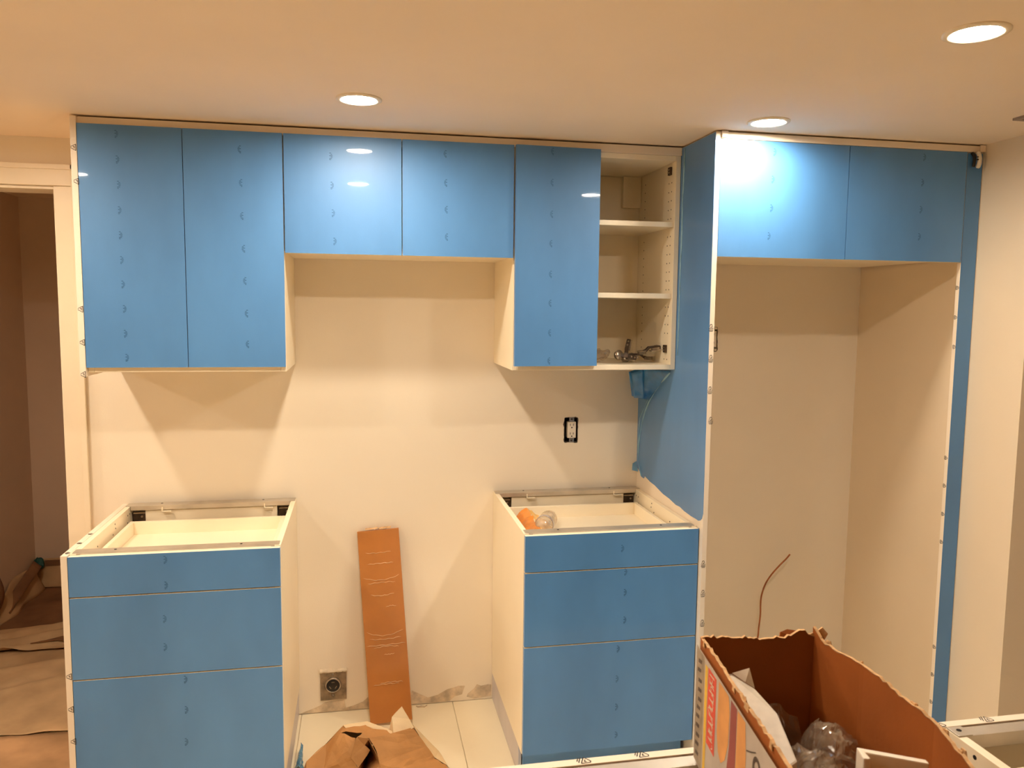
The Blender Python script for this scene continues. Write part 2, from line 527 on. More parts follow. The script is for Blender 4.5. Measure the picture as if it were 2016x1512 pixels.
# this door is hung slightly askew: its left edge stands a little proud
ang = math.radians(2.4)
piv = Vector((1.6745, -.382, 0)) - Vector(t['_o'])
piv.z = 0
dr_.rotation_euler.z = ang
dr_.location = piv - Matrix.Rotation(ang, 3, 'Z') @ piv
b = MB()
for i in range(22):
    z = 1.432 + i*.032
    for y in ((-.345, -.318, -.075) if i % 1 == 0 else ()):
        if any(abs(z-q) < .03 for q in (1.471, 2.114)) and y < -.3:
            continue
        if any(q-.003 < z < q+.022 for q in (1.911, 1.655)):
            continue
        b.lathe([(.0025, 0), (.0025, -.0004)], (XR-.018, y, z), 'x', 8)
b.build('peg_holes', M_['void'], sp, kind='stuff')
for z in (1.471, 2.114):
    pl = bx('hinge_plate', (XR-.026, XR-.0182, -.345, -.322, z-.014, z+.014), M_['metal_dark'], t, .001)
    for dz in (-.008, .002):
        bx('clip_bar', (XR-.0285, XR-.0262, -.342, -.325, z+dz, z+dz+.005), M_['nickel'], pl, .0005)
# ---- cabinet over the fridge space
t = thing('fridge_cabinet', 'two-door blue cabinet above the empty fridge space', 'cabinet', (2.485, -.32, 1.805))
bx('side_panel', (2.0, 2.018, -.633, -.001, 1.805, 2.165), M_['melamine'], t)
bx('side_panel', (2.954, 2.972, -.615, -.001, 1.805, 2.165), M_['melamine'], t)
bx('bottom_panel', (2.0185, 2.9535, -.615, -.001, 1.805, 1.823), M_['melamine'], t)
bx('top_panel', (2.0185, 2.9535, -.615, -.001, 2.147, 2.165), M_['melamine'], t)
bx('back_panel', (2.0185, 2.9535, -.010, -.001, 1.8235, 2.1465), M_['melamine'], t)
front(t, 'door', 2.002, 2.4635, 1.79, 2.167, -.652, [(2.191, 2.133), (2.188, 2.045), (2.187, 1.952), (2.182, 1.861)])
front(t, 'door', 2.4665, 2.914, 1.79, 2.167, -.652, [(2.747, 2.142), (2.745, 2.057), (2.745, 1.966), (2.745, 1.874)])
# ---- strips between cabinets and ceiling
tag(bx('filler_strip', (-.0005, XR, -.387, -.369, 2.1605, 2.1885), M_['edge']), 'long cream strip between the wall cabinets and the ceiling', 'filler strip')
t = thing('filler_strip', 'cream strip along the ceiling over the fridge cabinet', 'filler strip', (2.49, -.645, 2.168))
bx('strip', (2.0, 2.9775, -.655, -.637, 2.168, 2.189), M_['edge'], t)
bx('end_block', (1.9995, 2.022, -.661, -.6552, 2.17, 2.191), M_['edge'], t, .002)
bx('end_block', (2.958, 2.979, -.661, -.6552, 2.168, 2.192), M_['edge'], t, .002)

# ---- tall side panel of the fridge space
t = thing('side_panel', 'tall side panel in half-peeled blue film left of the fridge space', 'panel', (1.99, -.33, 0))
pn = bx('panel', (1.982, 1.999, -.655, -.001, 0, 2.189), M_['edge'], t)
for q in [(1.987, 1.559), (1.9895, 1.457), (1.9905, 1.352), (1.997, 1.25), (1.988, .758), (1.9905, .655), (1.992, .55), (1.996, .45)]:
    tri_marks([q], (0, -.6554, 0), (1, 0, 0), (0, 0, 1), 0, .012, .0082).build('printed_mark', M_['ink'], pn)
pts = [(-.002, 2.187), (-.654, 2.187), (-.6545, .93), (-.648, .912), (-.635, .902), (-.62, .897), (-.60, .898), (-.56, .897), (-.50, .8995), (-.46, .905), (-.424, .903), (-.36, .911), (-.30, .914), (-.274, .918),
       (-.21, .928), (-.16, .931), (-.136, .935), (-.10, .941), (-.09, .929), (-.06, .93), (-.05, .945), (-.02, .955), (-.002, .962)]
f = MB().prism(pts, 0, 1.9808, 1.9824).build('protective_film', M_['film'], t)
f['label'] = 'blue protective film peeled away from the lower edge'
cr = [(-.335, 1.381), (-.30, 1.363), (-.245, 1.333), (-.18, 1.288), (-.132, 1.251), (-.09, 1.205), (-.058, 1.158), (-.04, 1.11), (-.029, 1.069), (-.022, 1.03), (-.021, 1.004), (-.04, .965), (-.066, .935)]
MB().tube([(1.980, y, z) for y, z in cr], [.0028+.0016*math.sin(i*1.7) for i in range(len(cr))], 8).build('film_crease', M_['film_pale'], t, smooth=True)
cr2 = [(-.30, 1.37), (-.23, 1.335), (-.15, 1.29), (-.10, 1.24), (-.06, 1.20), (-.03, 1.17), (-.02, 1.10), (-.015, 1.02)]
MB().tube([(1.980, y, z) for y, z in cr2], .0016, 6).build('film_crease', M_['film_pale'], t, smooth=True)
MB().tube([(1.9802, y, z) for y, z in ((-.412, 2.18), (-.41, 2.10), (-.404, 2.0), (-.408, 1.9), (-.402, 1.75), (-.404, 1.6), (-.40, 1.45))], [.003, .004, .0025, .004, .0025, .003, .002], 6).build('film_crease', M_['film_pale'], t, smooth=True)
# loose flap of film pushed out under the wall cabinet
A, B_, C_, D_, E_, F_, G_ = [Vector(q) for q in ((1.979, -.345, 1.388), (1.93, -.19, 1.383), (1.893, -.155, 1.366), (1.909, -.15, 1.268), (1.945, -.165, 1.266), (1.968, -.145, 1.272), (1.979, -.12, 1.255))]
b = MB()
def lerp(p, q, s): return p.lerp(q, s)
def flapfn(p00, p10, p11, p01, amp, nz0):
    def fn(u, v):
        q = p00.lerp(p10, u).lerp(p01.lerp(p11, u), v)
        w = math.sin(math.pi*u)*math.sin(math.pi*v)
        return q + Vector((1, .4, 0))*amp*w*mnoise.noise(q*22+Vector((nz0, 0, 0)))
    return fn
b.grid(flapfn(C_, B_, E_, D_, .012, 0), 8, 8)
b.grid(flapfn(B_, A, G_, E_, .02, 3), 14, 10)
b.grid(flapfn(C_+Vector((.01, .06, 0)), B_+Vector((.03, .10, 0)), G_, D_+Vector((.012, .06, 0)), .015, 5), 8, 8)
fp = b.build('film_flap', M_['film_dark'], t, smooth=True, solid=.0006)
fp['label'] = 'loose flap of dark blue film'
MB().grid(flapfn(Vector((1.978, -.006, .985)), Vector((1.957, -.02, .978)), Vector((1.951, -.03, .952)), Vector((1.978, -.03, .945)), .004, 2), 5, 5).build('film_flap', M_['film_pale'], t, solid=.0006)

# ---- blue filler strip against the right wall
t = thing('filler_board', 'narrow full-height blue filler strip against the right wall', 'filler strip', (2.946, -.64, 0))
pn = bx('board', (2.918, 2.9775, -.6494, -.632, 0, 2.166), M_['edge'], t)
bx('protective_film', (2.9183, 2.9772, -.6503, -.6492, .002, 2.164), M_['film'], t, 0)
for q in [(-.641, 1.702), (-.641, 1.598), (-.644, 1.494), (-.638, 1.094), (-.64, .992), (-.641, .888), (-.643, .785), (-.641, .388), (-.641, .282), (-.643, .178)]:
    tri_marks([q], (2.9176, 0, 0), (0, 1, 0), (0, 0, 1), math.pi*.5, .009, .008).build('printed_mark', M_['ink'], pn)

# ---- base cabinets with three drawers
def base_cabinet(x0, x1, label, marks, drawer_cov=0, cover=False, plinth_side=None):
    t = thing('base_cabinet', label, 'cabinet', ((x0+x1)/2, -.31, 0), 'drawer base cabinets')
    sides = []
    for a in (x0, x1-.018):
        sides.append(bx('side_panel', (a, a+.018, -.612, -.002, .114, .876), M_['melamine'], t))
    bx('bottom_panel', (x0+.0185, x1-.0185, -.61, -.002, .114, .132), M_['melamine'], t)
    bx('back_panel', (x0+.0185, x1-.0185, -.010, -.002, .1325, .80), M_['melamine'], t)
    # galvanised top rails
    r = MB()
    r.box(x0+.006, x1-.006, -.609, -.572, .8765, .8785)
    r.box(x0+.019, x1-.019, -.612, -.609, .858, .8785)
    fr = r.build('front_rail', M_['metal'], t, bevel=.0006)
    MB().box(x0+.03, x1-.03, -.6145, -.6125, .869, .874).build('rail_lip', M_['melamine'], fr)
    r = MB()
    r.box(x0+.002, x1-.002, -.050, -.004, .8765, .8785)
    r.box(x0+.019, x1-.019, -.053, -.050, .862, .8785)
    br = r.build('back_rail', M_['metal'], t, bevel=.0006)
    for fx in (.2, .8):
        x = x0+(x1-x0)*fx
        MB().lathe([(.004, 0), (.004, .0005)], (x, -.59, .8785), 'z', 10).build('screw_hole', M_['void'], fr)
        MB().lathe([(.004, 0), (.004, .0005)], (x, -.02, .8785), 'z', 10).build('screw_hole', M_['void'], br)
        q = MB()
        q.box(x+.01, x+.04, -.064, -.053, .856, .859)
        q.box(x+.006, x+.01, -.057, -.053, .856, .872)
        q.build('rail_clip', M_['melamine'], br)
    bx('back_strip', (x0+.068, x1-.068, -.046, -.034, .77, .862), M_['melamine'], t)
    for a in (x0+.0195, x1-.0665):
        k_ = bx('runner_bracket', (a, a+.047, -.032, -.014, .795, .846), M_['metal_dark'], t, .002)
        bx('bracket_lip', (a+.004, a+.045, -.036, -.0325, .845, .850), M_['nickel'], k_, .0005)
        MB().lathe([(.004, -.0005), (.004, -.004)], (a+.033, -.032, .834), 'y', 10).build('screw', M_['nickel'], k_)
    # drilled holes in the side panels
    for sd, xx, sg in ((sides[0], x0+.018, 1), (sides[1], x1-.018, -1)):
        h = MB()
        for y, z in ((-.085, .852), (-.09, .826), (-.06, .852), (-.23, .846), (-.235, .862), (-.26, .832), (-.42, .84)):
            h.lathe([(.003, 0), (.003, .0004*sg)], (xx, y, z), 'x', 8)
        h.build('drilled_holes', M_['void'], sd, kind='stuff')
    # drawers
    zs = [(.7508, .873), (.4968, .7468), (.117, .4928)]
    for (z0, z1), mk in zip(zs, marks):
        d = front(t, 'drawer', x0+.0015, x1-.0015, z0, z1, -.632, mk)
        h = min(z1-z0-.03, .1)
        zb = z0+.028
        zt_ = .836 if z0 > .7 else z0+.13
        q = MB()
        q.box(x0+.032, x0+.046, -.6125, -.105, zb, zt_)
        q.box(x1-.046, x1-.032, -.6125, -.105, zb, zt_)
        q.box(x0+.046, x1-.046, -.119, -.105, zb, zt_)
        q.box(x0+.046, x1-.046, -.6125, -.119, zb, zb+.012)
        q.box(x0+.019, x0+.0319, -.59, -.12, zb, zb+.02)
        q.box(x1-.0319, x1-.019, -.59, -.12, zb, zb+.02)
        q.build('drawer_box', M_['melamine'], d, bevel=.002)
    # legs and plinth
    for xx in (x0+.06, x1-.06):
        for yy in (-.52, -.08):
            MB().lathe([(.022, 0), (.022, .008), (.014, .014), (.014, .1), (.028, .1135)], (xx, yy, 0), 'z', 14).build('leg', M_['black'], t, smooth=True)
    pk = bx('plinth', (x0+.016, x1-.012, -.565, -.55, .001, .112), M_['film'], t)
    if plinth_side:
        bx('plinth_return', (plinth_side, plinth_side+.012, -.5495, -.003, .001, .1125), M_['lavender'], t)
    if cover:
        c = bx('cover_panel', (x0-.0185, x0-.0005, -.632, -.002, 0, .877), M_['edge'], t)
        for q in [(x0-.0075, .509), (x0-.006, .407), (x0-.003, .306), (x0-.012, .205)]:
            tri_marks([q], (0, -.6324, 0), (1, 0, 0), (0, 0, 1), math.pi*.5, .012, .0087).build('printed_mark', M_['ink'], c)
        for q in [(x0-.009, -.50), (x0-.009, -.40), (x0-.009, -.60)]:
            tri_marks([q], (0, 0, .8774), (1, 0, 0), (0, 1, 0), .4, .009, .0085).build('printed_mark', M_['ink'], c)
    return t
base_cabinet(.0005, .6035, 'three-drawer blue base cabinet beside the doorway', [[(.27, .852), (.27, .773)], [(.263, .669), (.262, .581)], [(.317, .474), (.317, .377), (.314, .274), (.313, .175)]], cover=True, plinth_side=.588)
base_cabinet(1.3735, XR, 'three-drawer blue base cabinet against the tall side panel', [[(1.707, .817)], [(1.72, .735), (1.72, .664), (1.721, .568)], [(1.7, .468), (1.699, .362), (1.699, .262), (1.7, .162)]], plinth_side=1.3755)

# ---- island frames in the foreground
pn = thing('cover_panel', 'white board along the far side of the island frames', 'panel', (1.8, -1.904, 0))
b1 = bx('board', (.80, 2.80, -1.913, -1.8955, 0, .8765), M_['edge'], pn)
bx('protective_film', (.80, 2.80, -1.8954, -1.8945, .002, .875), M_['film'], pn, 0)
for q in [(1.207, -1.904), (1.307, -1.9035), (1.868, -1.905), (1.968, -1.904), (2.07, -1.904)]:
    tri_marks([q], (0, 0, .8769), (1, 0, 0), (0, 1, 0), -2.0, .0115, .03).build('printed_mark', M_['ink'], b1)
def island(x0, x1, label):
    t = thing('island_cabinet', label, 'cabinet', ((x0+x1)/2, -2.22, 0), 'topless island frames')
    L_ = bx('side_panel', (x0, x0+.018, -2.525, -1.915, .10, .8755), M_['melamine'], t)
    bx('side_panel', (x1-.018, x1, -2.525, -1.915, .10, .8755), M_['melamine'], t)
    bx('bottom_panel', (x0+.0185, x1-.0185, -2.525, -1.915, .10, .118), M_['melamine'], t)
    bx('back_panel', (x0+.0185, x1-.0185, -1.926, -1.915, .1185, .84), M_['melamine'], t)
    h = MB()
    h.lathe([(.004, 0), (.004, -.0005)], (x0, -1.985, .862), 'x', 10)
    h.lathe([(.004, 0), (.004, -.0005)], (x0, -2.12, .862), 'x', 10)
    h.build('drilled_holes', M_['void'], L_, kind='stuff')
    for (ya, yb, yc) in ((-1.942, -1.9165, -1.944), (-2.523, -2.485, -2.485)):
        q = MB()
        q.box(x0+.019, x1-.019, ya, yb, .873, .875)
        q.box(x0+.019, x1-.019, min(ya, yc), max(ya, yc)+.0005, .85, .875)
        r = q.build('top_rail', M_['metal'], t, bevel=.0006)
        for a in (x0+.001, x1-.030):
            p_ = bx('end_plate', (a, a+.029, ya-.004, yb, .876, .878), M_['metal'], r, .0008)
            MB().lathe([(.0045, 0), (.0045, .0006)], (a+.0145, (ya+yb)/2, .878), 'z', 10).build('screw_hole', M_['void'], r)
        q = MB()
        q.box(x0+.47, x0+.476, ya-.006, ya, .845, .874)
        q.box(x0+.44, x0+.476, ya-.012, ya-.004, .842, .846)
        q.build('rail_clip', M_['melamine'], r)
    q = MB()
    zb, zt_ = .74, .835
    q.box(x0+.03, x0+.044, -2.51, -1.985, zb, zt_)
    q.box(x1-.044, x1-.03, -2.51, -1.985, zb, zt_)
    q.box(x0+.044, x1-.044, -1.999, -1.985, zb, zt_)
    q.box(x0+.044, x1-.044, -2.51, -1.999, zb, zb+.012)
    dr = bx('drawer', (x0+.002, x1-.002, -2.546, -2.527, .12, .873), M_['melamine'], t)
    q.build('drawer_box', M_['melamine'], dr, bevel=.002)
    for xx in (x0+.06, x1-.06):
        for yy in (-2.46, -1.98):
            MB().lathe([(.022, 0), (.022, .008), (.014, .014), (.014, .09), (.028, .0995)], (xx, yy, 0), 'z', 14).build('leg', M_['black'], t, smooth=True)
island(.845, 1.607, 'topless white island frame under the cardboard box')
island(1.870, 2.784, 'topless white island frame in the lower right corner')

# ================================================================== OBJECTS
# ---- torn cardboard box on the island
P0 = Vector((1.389, -1.931, 0)); DL = Vector((-.1514, -.9885, 0)); NL = Vector((-.9885, .1514, 0))
ZR, ZF, LB = 1.085, .8785, .575
bxo = thing('cardboard_box', 'torn open cardboard box with a printed side on the island', 'box', (1.45, -2.2, ZF))
def jag(n, amp, seed):
    r = random.Random(seed)
    return [amp*(r.random()**2)*(1 if r.random() > .35 else -.5) for _ in range(n+1)]
def boxwall(name, path, th, ntop, amp, seed, mt, zr=ZR, extra=None):
    """wall following a path in plan, with a torn upper edge"""
    j = jag(ntop, amp, seed)
    ps = []
    tot = sum((path[i+1]-path[i]).length for i in range(len(path)-1))
    for i in range(ntop+1):
        s = tot*i/ntop
        for kk in range(len(path)-1):
            l = (path[kk+1]-path[kk]).length
            if s <= l+1e-6:
                ps.append(path[kk].lerp(path[kk+1], s/l))
                break
            s -= l
    b = MB()
    vs, fs = [], []
    for i, p in enumerate(ps):
        tdir = (ps[min(i+1, ntop)]-ps[max(i-1, 0)]).normalized()
        n = Vector((tdir.y, -tdir.x, 0))*th
        z1 = zr + j[i] + (extra(i/ntop) if extra else 0)
        vs += [p+Vector((0, 0, ZF)), p+Vector((0, 0, z1)), p+n+Vector((0, 0, ZF)), p+n+Vector((0, 0, z1))]
    for i in range(ntop):
        a, c = 4*i, 4*(i+1)
        fs += [(a, c, c+1, a+1), (a+2, a+3, c+3, c+2), (a+1, c+1, c+3, a+3), (a, a+2, c+2, c)]
    fs += [(0, 1, 3, 2), (4*ntop, 4*ntop+2, 4*ntop+3, 4*ntop+1)]
    b.add(vs, fs)
    o = b.build(name, mt, bxo)
    rim = MB()
    for i in range(ntop):
        a, c = 4*i, 4*(i+1)
        u = Vector((0, 0, .0012))
        rim.add([vs[a+1]+u*.3, vs[c+1]+u*.3, vs[c+3]+u*.3, vs[a+3]+u*.3, vs[a+1]-u, vs[c+1]-u, vs[c+3]-u, vs[a+3]-u], [(0, 1, 2, 3), (0, 4, 5, 1), (2, 6, 7, 3)])
    bm_ = rim.build('torn_rim', M_['card_edge'], o)
    return o, ps, j
q0 = P0.copy(); q1 = P0+DL*LB
far_r = Vector((1.577, -1.957, 0)); near_r = Vector((1.50, -2.52, 0))
rpath = [far_r, Vector((1.592, -2.066, 0)), Vector((1.580, -2.233, 0)), Vector((1.549, -2.335, 0)), near_r]
lw, lps, lj = boxwall('side_wall', [q1, q0], .005, 60, .0035, 3, M_['card'])
lw['label'] = 'printed cardboard side'
boxwall('end_wall', [q0+Vector((.001, -.001, 0)), far_r], .005, 40, .004, 5, M_['card_shade'], extra=lambda s: .010*math.exp(-((s-.86)/.06)**2)+.002*math.sin(s*9))
rw, rps, rj = boxwall('side_wall', rpath, .005, 60, .004, 8, M_['card'], extra=lambda s: .016*math.exp(-(s/.025)**2)-.003*math.exp(-((s-.09)/.02)**2))
boxwall('end_wall', [near_r, q1], .005, 30, .004, 9, M_['card'])
MB().prism([tuple((q0+Vector((.004, -.004, 0)))[:2]), tuple((far_r+Vector((-.004, -.004, 0)))[:2]), (1.585, -2.066), (1.573, -2.233), tuple((near_r+Vector((-.004, .006, 0)))[:2]), tuple((q1+Vector((.006, .006, 0)))[:2])], 2, ZF, ZF+.005).build('bottom', M_['card_shade'], bxo)
# torn shreds along the rims
for ps, sd, mt, cnt in ((rps, 21, 'card_edge', 11), (lps, 22, 'card_edge', 9)):
    r = random.Random(sd)
    for _ in range(cnt):
        i = r.randrange(1, len(ps)-2)
        p = ps[i]+Vector((0, 0, ZR+.001))
        d = (ps[i+1]-ps[i]).normalized()
        w, h = r.uniform(.003, .016), r.uniform(.001, .005)
        o_ = Vector((r.uniform(-.003, .005), r.uniform(-.003, .003), 0))
        MB().add([p+o_-d*w*.6-Vector((0, 0, .006)), p+o_+d*w*.6-Vector((0, 0, .006)), p+o_+d*w*.3+Vector((0, 0, h)), p+o_-d*w*.4+Vector((r.uniform(-.002, .002), 0, h*.4))], [(0, 1, 2, 3)]).build('torn_shred', M_[mt], bxo, solid=.0016)
# torn flap at the far right corner
MB().add([(1.555, -1.955, 1.076), (1.588, -1.962, 1.076), (1.594, -1.966, 1.092), (1.587, -1.961, 1.101), (1.580, -1.958, 1.094), (1.566, -1.957, 1.089)], [(0, 1, 2, 3, 4, 5)]).build('torn_flap', M_['card_edge'], bxo, solid=.004)
MB().add([(1.518, -1.948, 1.078), (1.555, -1.953, 1.078), (1.56, -1.945, 1.089), (1.535, -1.942, 1.093), (1.522, -1.944, 1.090)], [(0, 1, 2, 3, 4)]).build('torn_flap', M_['card'], bxo, solid=.003)
# printing on the left side: s along the side from the far corner, z height
def side_print(name, polys, mt, lift=.0008):
    b = MB()
    for pl in polys:
        b.add([P0+DL*s+NL*(.0052+lift)+Vector((0, 0, z)) for s, z in pl], [tuple(range(len(pl)))])
    o = b.build(name, M_[mt], lw)
    return o
def rect(s0, s1, z0, z1): return [(s0, z0), (s1, z0), (s1, z1), (s0, z1)]
side_print('print_pale_ground', [rect(.001, .57, .882, 1.074)], 'p_pale', .0003)
side_print('print_grey_band', [rect(.002, .046, .884, 1.072)], 'p_grey', .0005)
r = random.Random(4)
side_print('print_dark_strokes', [[(.012+a, z), (.030+a, z+.004), (.031+a, z+.010), (.013+a, z+.007)] for z in [.895+.0155*i for i in range(11)] for a in (r.uniform(-.004, .006),)], 'p_dark', .0008)
side_print('print_yellow_band', [rect(.051, .064, .884, 1.064)], 'p_yellow', .0006)
side_print('print_red_block', [rect(.067, .108, .945, 1.066)], 'p_red', .0006)
def ring(cs, cz, a, bb, w, t0, t1, n=14):
    out = []
    for i in range(n):
        u0, u1 = t0+(t1-t0)*i/n, t0+(t1-t0)*(i+1)/n
        out.append([(cs+(a-w/2)*math.cos(u0), cz+(bb-w/2)*math.sin(u0)), (cs+(a+w/2)*math.cos(u0), cz+(bb+w/2)*math.sin(u0)), (cs+(a+w/2)*math.cos(u1), cz+(bb+w/2)*math.sin(u1)), (cs+(a-w/2)*math.cos(u1), cz+(bb-w/2)*math.sin(u1))])
    return out
r = random.Random(6)
polys = []
for i in range(9):
    z = .954+.0125*i
    t0 = r.uniform(0, 6.28)
    polys += ring(.087+r.uniform(-.006, .006), z, r.uniform(.006, .012), r.uniform(.003, .006), .0024, t0, t0+r.uniform(2.2, 4.4), 8)
    polys += [[(.075+r.uniform(0, .006), z+.004), (.097+r.uniform(0, .006), z+.006), (.097, z+.0085), (.075, z+.0065)]]
side_print('print_white_strokes', polys, 'p_white', .0010)
side_print('print_peach_shape', [[(.118, .99), (.126, .965), (.140, .955), (.158, .97), (.170, 1.0), (.172, 1.05), (.166, 1.07), (.120, 1.07)], [(.203, .93), (.240, .93), (.243, 1.024), (.236, 1.07), (.205, 1.07)]], 'p_peach', .0006)
side_print('print_plum_shape', [[(.160, .93), (.202, .93), (.202, 1.07), (.176, 1.07), (.174, 1.0)]], 'p_plum', .0005)
side_print('print_black_figures', ring(.283, 1.030, .012, .016, .006, -.6, 3.6) + [[(.276, 1.0), (.297, 1.018), (.293, 1.022), (.272, 1.005)]] + ring(.325, 1.028, .012, .016, .006, 0, 6.28), 'p_dark', .0008)
side_print('print_thin_line', [[(.244, 1.035), (.262, 1.043), (.278, 1.052), (.278, 1.0535), (.262, 1.045), (.244, 1.037)]], 'p_dark', .0008)

# things inside the box
def crumple(fn, nu, nv, amp, freq, seed, ridge=False):
    off = Vector((seed*3.1, seed*1.7, 0))
    def g(u, v):
        q = Vector(fn(u, v))
        a = mnoise.noise(q*freq+off)
        c = mnoise.noise(q*freq*2.3+off*2)
        e = mnoise.noise(q*freq*1.3+off*5)
        if ridge:
            a, c, e = [1-2.4*abs(w) for w in (a, c, e)]
        return q+Vector((a+.5*c, e, c+.6*a))*amp
    return MB().grid(g, nu, nv)
# pale packet leaning on the printed side
pa = [Vector(q) for q in ((1.383, -2.005, 1.058), (1.400, -2.02, 1.066), (1.425, -2.045, 1.052), (1.425, -2.11, 1.048), (1.410, -2.19, 1.025), (1.385, -2.20, 1.02), (1.368, -2.15, 1.05), (1.378, -2.06, 1.05))]
b = MB()
top = [pa[0], pa[1], pa[2], pa[3], pa[4], pa[5], pa[6], pa[7]]
bot = [q+Vector((.006, .012, -.12)) for q in top]
b.add(top+bot, [tuple(range(8))]+[(i, (i+1) % 8, 8+(i+1) % 8, 8+i) for i in range(8)]+[tuple(range(15, 7, -1))])
b.add([pa[1], pa[1]+Vector((.022, -.012, .012)), pa[2], pa[1]+Vector((.012, -.02, -.006))], [(0, 1, 2, 3)])
tag(b.build('packet', M_['packet'], bevel=.003), 'creased pale packet standing against the printed side inside the box', 'packet')
# clear bags at the bottom
def blob(c, rx, ry, rz, amp, freq, seed):
    def fn(u, v):
        th, ph = 2*math.pi*u, math.pi*v
        return (c[0]+rx*math.sin(ph)*math.cos(th), c[1]+ry*math.sin(ph)*math.sin(th), c[2]+rz*math.cos(ph))
    return crumple(fn, 44, 26, amp, freq, seed, True)
tag(blob((1.452, -2.165, .950), .044, .075, .048, .009, 30, 1).build('plastic_bag', M_['clear']), 'crinkled clear plastic bag lying in the cardboard box', 'plastic bag', 'clear bags in the box')
tag(blob((1.525, -2.085, .945), .036, .055, .050, .008, 32, 2).build('plastic_bag', M_['clear']), 'bunched clear plastic bag in the far right corner of the box', 'plastic bag', 'clear bags in the box')
tag(crumple(lambda u, v: (1.44+.09*u, -1.975-.022*v-.02*u, 1.02-.10*u*v-.05*u), 14, 8, .008, 22, 4).build('plastic_sheet', M_['clear_dark'], solid=.0006), 'dim grey plastic wrap against the far wall of the box', 'plastic wrap')
b = MB()
b.prism([(1.455, -2.26), (1.462, -2.235), (1.53, -2.275), (1.528, -2.284), (1.466, -2.248), (1.464, -2.262)], 2, 1.01, 1.066)
b.prism([(1.455, -2.262), (1.464, -2.262), (1.40, -2.34), (1.39, -2.34)], 2, 1.01, 1.042)
tag(b.build('bracket', M_['white_pl'], bevel=.002), 'cream angled plastic bracket sticking out of the box', 'bracket')

# ---- wrapped flat board leaning in the hood gap
Bc, Tc = Vector((.9575, -.138, .012)), Vector((.9125, -.017, .742))
az = (Tc-Bc).normalized()
ax_ = Vector((1, -.06, 0)); ax_ = (ax_-az*ax_.dot(az)).normalized()
ay = az.cross(ax_)
LP = (Tc-Bc).length
MT = Matrix((ax_, ay, az)).transposed().to_4x4(); MT.translation = Bc
t = thing('flat_package', 'tall flat brown package in clear wrap leaning on the wall between the base cabinets', 'package', (.957, -.138, 0))
MB().box(-.0805, .0805, -.008, .008, 0, LP).xf(MT).build('board', M_['pack'], t, bevel=.002)
for z, w, sag, x in ((.655, .05, .003, -.005), (.61, .05, -.001, .0), (.56, .068, .014, 0), (.535, .052, -.002, 0), (.492, .045, .006, 0), (.44, .02, -.004, .03), (.35, .07, .018, 0), (.322, .06, .004, .0), (.297, .075, .001, 0), (.285, .05, -.006, .0), (.26, .02, .001, .01), (.15, .045, -.003, .01), (.145, .05, -.002, -.01)):
    pts = [MT @ Vector((x+w*(2*i/12-1), -.0083, z-sag*(1-(2*i/12-1)**2)+.0015*math.sin(i*1.9+z*40))) for i in range(13)]
    MB().tube(pts, [.0004]+[.0013]*11+[.0004], 6).build('wrap_wrinkle', M_['wrap'], t, smooth=True)
crumple(lambda u, v: MT @ Vector((-.05+.10*u, -.009+.018*v, LP+.003+.006*math.sin(v*3.14))), 16, 6, .004, 60, 3).build('wrap_end', M_['wrap'], t)

# ---- crumpled brown paper on the floor
V = dict(A=(.659, -.52, .084), B=(.663, -.5, .095), C=(.727, -.46, .131), D=(.781, -.42, .165), E=(.861, -.4, .16), F=(.941, -.41, .131), G=(.971, -.44, .124), H=(.956, -.45, .118),
         I=(.950, -.4, .170), J=(.985, -.38, .196), K=(1.010, -.4, .158), L=(1.022, -.39, .132), M=(1.025, -.42, .136), N=(1.064, -.44, .075), O=(1.096, -.46, .038), P=(1.136, -.47, .016), Q=(1.132, -.49, .017),
         R=(.774, -.47, .168), S=(.844, -.48, .169), T=(.83, -.5, .165), U=(.868, -.5, .155), V=(.889, -.53, .127), X=(.904, -.55, .094), Y=(.928, -.56, .086), Z=(.979, -.55, .072),
         a=(.796, -.53, .136), b=(.809, -.54, .118), c=(.854, -.5, .133), d=(.87, -.5, .114), e=(.832, -.54, .079), f=(.825, -.51, .167),
         g=(.64, -.57, .003), h=(.74, -.60, .003), i=(.82, -.58, .003), j=(.93, -.59, .004), k=(1.05, -.58, .004), l=(1.15, -.50, .003), m=(1.12, -.36, .003), n=(.98, -.28, .003), o=(.82, -.27, .003), p=(.68, -.36, .003), r=(.63, -.46, .003),
         q=(.87, -.34, .02), s=(.72, -.53, .08))
def sheet(name, faces, mt, parent, sub=3, amp=.007, freq=24, seed=1):
    ks = sorted({c for f_ in faces for c in f_})
    ix = {c: i for i, c in enumerate(ks)}
    me = bpy.data.meshes.new('tmp')
    me.from_pydata([V[c] for c in ks], [], [tuple(ix[c] for c in f_) for f_ in faces])
    bm = bmesh.new(); bm.from_mesh(me)
    bmesh.ops.triangulate(bm, faces=bm.faces)
    bmesh.ops.subdivide_edges(bm, edges=bm.edges, cuts=sub, use_grid_fill=True)
    bmesh.ops.triangulate(bm, faces=bm.faces)
    mb = MB()
    for v_ in bm.verts:
        q = v_.co.copy(); of = Vector((seed, seed*2, 0))
        w = 1 if q.z > .006 else 0
        d = Vector((mnoise.noise(q*freq+of), mnoise.noise(q*freq+of*3), .7*mnoise.noise(q*freq*1.6+of)))*amp*w
        q += d; q.z = max(q.z, .002)
        mb.v.append(q)
    bm.verts.index_update()
    mb.f = [tuple(v_.index for v_ in f_.verts) for f_ in bm.faces]
    bm.free(); bpy.data.meshes.remove(me)
    return mb.build(name, mt, parent, solid=.0008)
t = thing('crumpled_paper', 'crumpled sheet of brown packing paper on the white floor', 'paper', (.9, -.45, 0))
